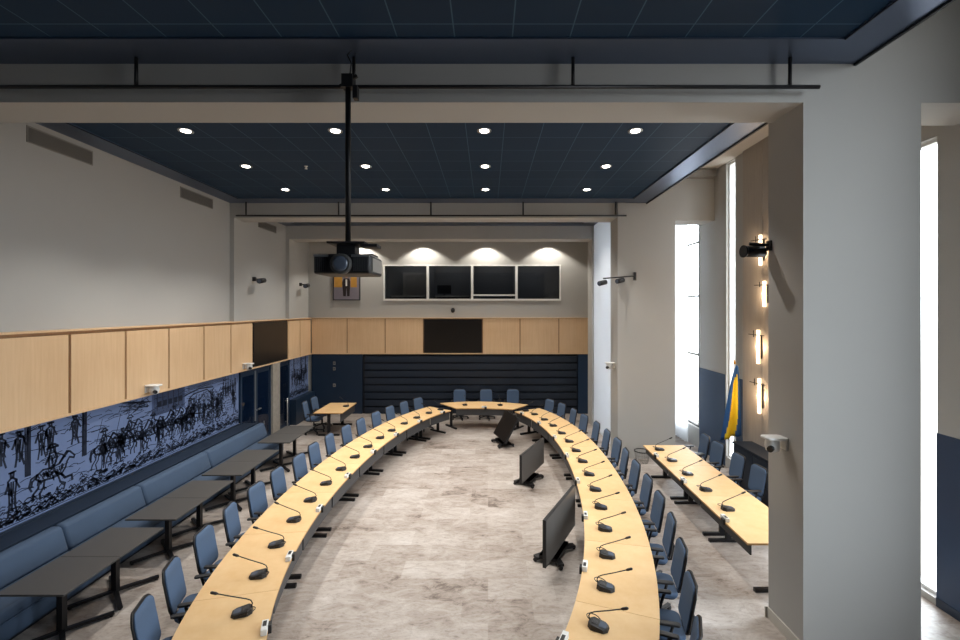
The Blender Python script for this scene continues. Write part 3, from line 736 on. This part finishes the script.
# ------------------------------------------------------------------ gooseneck microphone (speaker sits on local +x)
def make_mic(label):
    t = thing('microphone', label, 'microphone', (0,0,0), 0)
    o8 = [(.105,.038),(.105,-.038),(.065,-.078),(-.065,-.078),(-.105,-.038),(-.105,.038),(-.065,.078),(.065,.078)]
    vs = [(a,b,0) for a,b in o8] + [(a*.92,b*.92,.032 if a > 0 else .055) for a,b in o8]
    MB().add(vs, [tuple(range(8)), tuple(reversed(range(8,16)))] + [(k, 8+k, 8+(k+1)%8, (k+1)%8) for k in range(8)]).build('base', M['black'], t, .004)
    MB().add([(.080,-.040,.0372),(.080,.040,.0372),(.010,.046,.0460),(.010,-.046,.0460)], [(0,1,2,3)]).build('display', M['pdisp'], t)
    g = MB()
    for k in range(4): g.box(-.06+k*.014, -.053+k*.014, -.03, .03, .047, .0575-k*.0025)
    g.build('speaker_grille', M['dgrey'], t)
    MB().tube([(-.085,.0,.05),(-.10,.0,.09),(-.085,0,.125),(-.04,0,.15),(.10,0,.205),(.235,0,.262)], .0062, 8).build('gooseneck', M['black'], t)
    MB().tube([(.225,0,.258),(.245,0,.266),(.285,0,.283),(.297,0,.288)], .013, 10, [.008,.0150,.0150,.008]).build('capsule', M['black'], t)
    MB().tube([(-.06+.075*math.cos(R(a_)), .055+.055*math.sin(R(a_)), .012+.05*math.sin(R(a_*.5))) for a_ in range(-60, 241, 25)], .005, 6).build('cable', M['black'], t)
    return t
mic0 = [None]
def mic(x, y, rz, label, group, z=.74):
    if mic0[0] is None:
        c = make_mic(label); c.location = (x, y, z); c.rotation_euler = (0,0,rz); c['group'] = group; mic0[0] = c
    else: dup(mic0[0], (x, y, z), rz, label, group)

# ------------------------------------------------------------------ table sections
def section(label, outer, inner, group, boxpt=None, boxdir=None, az=.45):
    """outer / inner: matching lists of floor points along the section, from one end to the other"""
    n = len(outer); c = sum((Vector((*p, 0)) for p in outer+inner), Vector())/(2*n)
    t = thing('table_section', label, 'table', c, 0, group)
    O = [Vector((*p, 0))-c for p in outer]; I = [Vector((*p, 0))-c for p in inner]
    up = lambda p, z: (p.x, p.y, z)
    m = MB(); m.add([up(p,.712) for p in O]+[up(p,.712) for p in I]+[up(p,.74) for p in O]+[up(p,.74) for p in I], [])
    oo, io, ot, it = 0, n, 2*n, 3*n
    ccw = (O[1]-O[0]).cross(I[0]-O[0]).z > 0
    def q(*f): m.face(f if ccw else f[::-1])
    for k in range(n-1):
        m.cur = 0; q(ot+k, ot+k+1, it+k+1, it+k); q(io+k, io+k+1, oo+k+1, oo+k)
        m.cur = 1; q(oo+k, oo+k+1, ot+k+1, ot+k); q(it+k, it+k+1, io+k+1, io+k)
    m.cur = 1; q(oo, ot, it, io); q(io+n-1, it+n-1, ot+n-1, oo+n-1)
    m.build('tabletop', [M['maple'], M['edge']], t)
    # modesty panel set back from the inner edge
    ap = MB(); A = [i+(o-i).normalized()*.05 for i, o in zip(I, O)]; A2 = [i+(o-i).normalized()*.072 for i, o in zip(I, O)]
    A[0] = A[0]+(A[1]-A[0]).normalized()*.03; A2[0] = A2[0]+(A2[1]-A2[0]).normalized()*.03; A[-1] = A[-1]-(A[-1]-A[-2]).normalized()*.03; A2[-1] = A2[-1]-(A2[-1]-A2[-2]).normalized()*.03
    ap.add([up(p,az) for p in A]+[up(p,az) for p in A2]+[up(p,.711) for p in A]+[up(p,.711) for p in A2], [])
    for k in range(n-1):
        ap.face((k, k+1, 2*n+k+1, 2*n+k)); ap.face((n+k+1, n+k, 3*n+k, 3*n+k+1)); ap.face((n+k, n+k+1, k+1, k)); ap.face((2*n+k, 2*n+k+1, 3*n+k+1, 3*n+k))
    ap.face((0, 2*n, 3*n, n)); ap.face((n-1, 2*n-1, 4*n-1, 3*n-1))
    ap.build('modesty_panel', M['dgrey'], t)
    for e, d in ((0, 1), (n-1, -1)):
        mid = (O[e]+I[e])/2; al = ((O[e+d]+I[e+d])/2-mid).normalized(); nr = (O[e]-I[e]).normalized(); mid = mid+al*.11
        lg = MB().bar(mid+Vector((0,0,.05)), mid+Vector((0,0,.71)), .05, .09).build('leg', M['blackmetal'], t)
        MB().bar(mid-nr*.33+Vector((0,0,.0255)), mid+nr*.33+Vector((0,0,.0255)), .055, .05).build('foot', M['blackmetal'], lg)
        MB().bar(mid-nr*.30+Vector((0,0,.695)), mid+nr*.30+Vector((0,0,.695)), .05, .03).build('bracket', M['blackmetal'], lg)
    if boxpt is not None:
        p = Vector((*boxpt, 0))-c; d = Vector((*boxdir, 0)).normalized(); s = Vector((-d.y, d.x, 0))      # d points outward to the seats
        pb = MB().bar(p+d*.03-s*.085+Vector((0,0,.77)), p+d*.03+s*.085+Vector((0,0,.77)), .06, .06).build('power_box', M['white'], t, .004)
        MB().bar(p-d*.008-s*.075+Vector((0,0,.74)), p-d*.008+s*.0+Vector((0,0,.74)), .05, .085).build('socket', M['black'], pb)
        MB().bar(p+d*.03-s*.06+Vector((0,0,.801)), p+d*.03+s*.02+Vector((0,0,.801)), .035, .004).build('outlet_face', M['black'], pb)
    return t

# mid line of the oval table: superellipse, own axes slightly turned
AX, YC, ROT = -.5, 9.0, R(3.4)
def to_world(lx, ly): return (AX + lx*math.cos(ROT)+ly*math.sin(ROT), YC - lx*math.sin(ROT)+ly*math.cos(ROT))
def midline(side, ly):
    b = 6.65 if ly > 0 else 6.35; e = 2.15
    v = max(0, 1-abs(ly/b)**e)**(1/e)
    return (side*2.63*v, ly)
def frame_at(side, ly):
    p = Vector(midline(side, ly)); q = Vector(midline(side, ly+.01)); q0 = Vector(midline(side, ly-.01))
    tn = (q-q0).normalized(); nr = Vector((side*tn.y, -side*tn.x))   # outward
    if nr.x*side < 0: nr = -nr
    return p, nr
def wfoot(ly): return .44 + .06*(max(0, ly)/6.6)**2
def pt(side, ly, off):
    p, nr = frame_at(side, ly); q = p+nr*off; return to_world(*q)
def ndir(side, ly):
    p, nr = frame_at(side, ly); a = to_world(*p); b = to_world(*(p+nr)); return (b[0]-a[0], b[1]-a[1])
# find the mid-line height whose foot of normal passes a mic
def solve(side, target_ly, off):
    ly = target_ly
    for _ in range(30):
        p, nr = frame_at(side, ly); ly += (target_ly-(p+nr*off).y)*.7
    return ly
micy = {-1: [-4.95,-4.27,-3.60,-2.90,-2.17,-1.45,-.72,.04,.80,1.55,2.28,2.98,3.73,4.43,5.06,5.58], 1: [-4.93,-4.26,-3.60,-2.90,-2.17,-1.44,-.71,.04,.80,1.53,2.25,2.98,3.74,4.42,5.08,5.56]}
MOFF = -.14
for side, sn in ((-1, 'left'), (1, 'right')):
    S = [solve(side, y, MOFF) for y in micy[side]]
    bounds = [S[0]-.34] + [(S[2*k+1]+S[2*k+2])/2 for k in range(7)] + [S[15]+.12]
    for k in range(8):
        a, b = bounds[k]+.002, bounds[k+1]-.002; N = 9
        ls = [a+(b-a)*i/(N-1) for i in range(N)]
        outer = [pt(side, l, wfoot(l)) for l in ls]; inner = [pt(side, l, -wfoot(l)) for l in ls]
        bm = (S[2*k]+S[2*k+1])/2
        section('pale wood table section on the %s side of the oval, %s from the camera' % (sn, ORD[k]), outer, inner, 'sections of the oval table', pt(side, bm, -wfoot(bm)), ndir(side, bm))
    for k in range(1, 16):
        l = S[k]; x, y = pt(side, l, MOFF); d = ndir(side, l); ang = math.atan2(d[1], d[0])
        mic(x, y, ang+R(random.uniform(-6, 6)), 'black gooseneck microphone on the %s side of the oval table, %s from the camera' % (sn, ORD[k-1]), 'microphones on the oval table')
    for k in range(1, 16):
        l = S[k]; off = wfoot(l)+.05+random.uniform(-.03,.04)
        l2 = solve(side, micy[side][k], MOFF)
        x, y = pt(side, l2, off); d = ndir(side, l2)
        col = 'blue' if side < 0 else 'slate blue'
        chair(x, y, math.atan2(-d[1], -d[0])+R(random.uniform(-7, 7)), '%s swivel chair on the %s side of the oval table, %s from the camera' % (col, sn, ORD[k-1]), 'chairs along the %s side of the oval table' % sn)
# head section
N = 11
def qb(a, m_, b, u): return tuple((1-u)**2*a[i] + 2*u*(1-u)*m_[i] + u*u*b[i] for i in (0, 1))
outer = [qb((-1.66, 15.70), (-.15, 16.35), (1.38, 15.45), k/(N-1)) for k in range(N)]
inner = [qb((-1.04, 14.86), (-.12, 14.98), (.80, 14.72), k/(N-1)) for k in range(N)]
section('pale wood head section closing the far end of the oval table', outer, inner, 'sections of the oval table', (-.12, 14.90), (0, 1), .50)
for k, (x, y) in enumerate(((-.78, 15.35), (.41, 15.33))):
    mic(x, y, PI/2+R(8), 'black gooseneck microphone on the head section, %s of two' % ('left', 'right')[k], 'microphones on the oval table')
for k, x in enumerate((-1.03, -.06, .90)):
    chair(x, 16.52, -PI/2+R(random.uniform(-6, 6)), '%s swivel chair behind the head section of the table' % ('leftmost', 'middle', 'rightmost')[k], 'chairs at the head of the oval table')

# ------------------------------------------------------------------ side table on the right, behind the oval
seg = [6.30, 7.90, 9.42, 10.85]
xl = lambda y: 3.61 + (y-6.18)*.0225; wd = .97
for k, (a, b) in enumerate(zip(seg, seg[1:])):
    a += .003; b -= .003; ls = [a, (2*a+b)/3, (a+2*b)/3, b]
    section('%s section of the straight wooden table by the front pillar' % ('nearest', 'middle', 'farthest')[k], [(xl(y)+wd, y) for y in ls], [(xl(y), y) for y in ls], 'sections of the right side table', (xl((a+b)/2), (a+b)/2-.1), (1, 0), .56)
for k, y in enumerate((7.36, 8.14, 8.92, 9.72, 10.47)):
    mic(xl(y)+.26, y, R(2), 'black gooseneck microphone on the right side table, %s from the camera' % ORD[k], 'microphones on the right side table')
for k, y in enumerate((8.58, 9.30, 10.10, 10.75)):
    chair(4.86+.0*k, y, PI+R(random.uniform(-5, 5)), 'dark blue swivel chair along the right side table, %s from the far end' % ORD[3-k], 'chairs at the right side table')

# ------------------------------------------------------------------ small maple table at left rear
ls = [14.2, 14.7, 15.25, 15.75]
section('small wooden table alone near the far left corner', [(-5.48, y) for y in ls], [(-4.57, y) for y in ls], 'small wooden table')
mic(-4.75, 15.15, PI-.5, 'black microphone on the small wooden corner table', 'microphone on the small table')
chair(-5.62, 14.62, R(5), 'blue swivel chair at the small corner table, nearer the camera', 'chairs at the small corner table')
chair(-5.62, 15.35, R(-4), 'blue swivel chair at the small corner table, farther from the camera', 'chairs at the small corner table')

# ------------------------------------------------------------------ floor monitors
def floor_monitor(label, base, rz, tilt, w, h, zb, shift, mt):
    """local: screen faces -y, top leans to +y by tilt"""
    t = thing('floor_monitor', label, 'monitor', (*base, 0), rz, 'screens on low wheeled stands')
    X = Matrix.Translation((0, shift, zb)) @ Matrix.Rotation(-tilt, 4, 'X')
    MB().box(-w/2, w/2, 0, .05, 0, h, X).build('casing', M['black'], t)
    MB().box(-w/2+.012, w/2-.012, -.004, 0, .015, h-.012, X).build('display', mt, t)
    MB().box(-.22, .22, .05, .10, .12, h-.15, X).build('mount', M['black'], t)
    MB().bar((0, .16+shift, .06), (0, .12+shift+math.tan(tilt)*.3, zb+.38), .10, .06).build('post', M['blackmetal'], t)
    for s in (-1, 1):
        lg = MB().bar((s*.04, .16+shift, .075), (s*.34, -.10+shift, .06), .10, .04).bar((s*.04, .16+shift, .075), (s*.30, .34+shift, .06), .10, .04).box(-.30, .30, -.02+shift, .28+shift, .06, .12).build('leg', M['blackmetal'], t)
        for px, py in ((s*.34, -.10+shift), (s*.30, .34+shift)):
            MB().tube([(px-.02, py, .03), (px+.02, py, .03)], .03, 12).box(px-.012, px+.012, py-.012, py+.012, .03, .062).build('caster', M['black'], lg)
    return t
a3 = math.atan2(1.34, .69)
floor_monitor('grey floor monitor nearest the camera, inside the oval table', (1.19, 7.30), a3, 0, 1.50, .70, .20, 0, M['floorscreen'])
floor_monitor('middle floor monitor inside the oval table', (1.05, 10.45), math.atan2(1.5, .72), 0, 1.50, .62, .22, 0, M['floorscreen'])
floor_monitor('farthest black floor monitor, tilted back near the table head', (.32, 13.35), math.atan2(-1.03, .30), R(30), 1.12, .80, .20, 0, M['screen'])

# ------------------------------------------------------------------ things by the window wall
t = thing('low_cabinet', 'low dark cabinet along the textured wall behind the side table chairs', 'cabinet', (XR-.06, 8.6, 0))
B(-.42, 0, -1.3, 1.66, .06, .96).build('body', M['slat'], t)
B(-.45, 0, -1.32, 1.68, .96, 1.0).build('top', M['slat'], t); B(-.38, 0, -1.3, 1.66, 0, .06).build('plinth', M['black'], t)
for k in range(4):
    y0 = -1.28+k*.735
    B(-.435, -.42, y0, y0+.72, .1, .93).build('door', M['slat'], t)
t = thing('flag', 'blue and yellow flag drooping from a pole by the window', 'flag', (5.78, 10.62, 0))
MB().lathe([(.17, 0), (.17, .02), (.04, .05), (.02, .07)], 18).build('base', M['blackmetal'], t)
MB().tube([(0,0,.05),(0,0,2.72)], .014, 8).build('pole', M['chrome'], t)
MB().lathe([(.01, 2.70), (.028, 2.73), (.02, 2.77), (.003, 2.82)], 10).build('finial', M['gold'], t)
fl = MB(); NU, NV = 30, 24; fl.smooth = True
for j in range(NV+1):
    v = j/NV
    for i in range(NU+1):
        u = i/NU; wdt = .10+.42*v**.8
        x = .04 + (.10*v+.03) - wdt*u
        y = -.04 + .05*math.sin(u*13+v*1.5)*(.35+.65*v) - .05*u
        fl.v.append((x, y, 2.64 - v*1.62 - .10*u*v + .05*math.sin(u*3)))
for j in range(NV):
    for i in range(NU):
        u, v = (i+.5)/NU, (j+.5)/NV
        d_ = u + (v-.5)*-.35
        fl.cur = 1 if (.20 < d_+.0 < .70 and v > .12 + .35*abs(u-.35)) else 0
        a = j*(NU+1)+i; fl.face((a, a+1, a+NU+2, a+NU+1))
fo = fl.build('cloth', [M['fblue'], M['fyel']], t); so = fo.modifiers.new('thick', 'SOLIDIFY'); so.thickness = .006
def sconce(label, y, z, h):
    t = thing('wall_sconce', label, 'wall lamp', (XR-.06, y, z), 0, 'glowing bar lamps on the textured wall')
    B(-.03, 0, -.05, .05, h*.15, h*.85).build('back_plate', M['blackmetal'], t)
    MB().tube([(-.06, 0, 0), (-.06, 0, h)], .034, 12).build('tube', M['tube'], t)
    MB().bar((-.03, -.16, h*.84), (-.12, .26, h*.86), .016).bar((-.10, .10, h*.78), (-.10, .11, h*.98), .016).bar((-.03, 0, h*.82), (-.12, .0, h*.86), .02).build('cross_rod', M['blackmetal'], t)
    l = bpy.data.lights.new('sconce_glow', 'POINT'); l.energy = 11; l.color = (1, .70, .42); l.shadow_soft_size = .04
    lo = bpy.data.objects.new('sconce_glow', l); COL.objects.link(lo); lo.location = (XR-.06-.13, y, z+h/2)
sconce('topmost glowing bar lamp on the textured wall', 9.86, 4.95, .66)
sconce('second glowing bar lamp from the top on textured wall', 9.72, 4.05, .55)
sconce('third glowing bar lamp from the top on textured wall', 9.94, 2.80, .74)
sconce('lowest glowing bar lamp on the textured wall by the flag', 9.90, 1.72, .76)
c = MB(); c.smooth = True; n = 90
y0, y1 = 13.38, 14.9
for z in (.08, 7.1):
    for k in range(n+1):
        u = k/n; c.v.append((5.86 + .045*math.sin(u*60), y0+(y1-y0)*u + (.0 if z > 1 else -.05), z))
for k in range(n): c.face((k, k+1, n+2+k, n+1+k))
t = thing('curtain', 'white sheer curtain beside the tall window behind the middle pillar', 'curtain', (0,0,0))
c.build('cloth', M['sheer'], t)
MB().tube([(5.86, 12.9, 7.13), (5.86, 15.0, 7.13)], .018, 8).build('curtain_rail', M['vent'], t)
t = thing('wire_basket', 'low wire mesh basket on floor at the middle pillar foot', 'basket', (4.02, 11.82, 0))
w = MB()
for k in range(20):
    a = 2*PI*k/20; w.tube([(.15*math.cos(a), .15*math.sin(a), .01), (.19*math.cos(a), .19*math.sin(a), .30)], .004, 5)
for z, r_ in ((.01,.15),(.1,.163),(.2,.177)):
    w.tube([(r_*math.cos(2*PI*k/24), r_*math.sin(2*PI*k/24), z) for k in range(25)], .004, 5)
w.tube([(-.15,0,.01),(.15,0,.01)], .004, 5).tube([(0,-.15,.01),(0,.15,.01)], .004, 5)
w.build('mesh', M['vent'], t)
MB().tube([(.192*math.cos(2*PI*k/24), .192*math.sin(2*PI*k/24), .30) for k in range(25)], .014, 6).build('rim', M['black'], t)
struct('trim_47', B(5.3, 6.0, Y2-.22, Y2, 7.48, 7.66), M['vent'])

# ------------------------------------------------------------------ daylight
wd_ = bpy.data.worlds.new('sky'); sc.world = wd_; wd_.use_nodes = True
wt = wd_.node_tree; bg = wt.nodes['Background']; bg.inputs[1].default_value = 1.0
wc = wt.nodes.new('ShaderNodeTexCoord'); wz = wt.nodes.new('ShaderNodeSeparateXYZ'); wr_ = wt.nodes.new('ShaderNodeMapRange')
wr_.inputs['From Min'].default_value = -.12; wr_.inputs['From Max'].default_value = .12
wm = wt.nodes.new('ShaderNodeMixRGB')          # street and facades below the horizon, overcast sky above
wm.inputs[1].default_value = (2.6, 2.6, 2.5, 1); wm.inputs[2].default_value = (9.6, 10.6, 11.4, 1)
wt.links.new(wc.outputs['Generated'], wz.inputs[0]); wt.links.new(wz.outputs['Z'], wr_.inputs['Value'])
wt.links.new(wr_.outputs[0], wm.inputs[0]); wt.links.new(wm.outputs[0], bg.inputs[0])

sc.view_settings.view_transform = 'Standard'; sc.view_settings.look = 'None'; sc.view_settings.gamma = 1; sc.view_settings.exposure = 0.42
sc.view_settings.use_curve_mapping = False
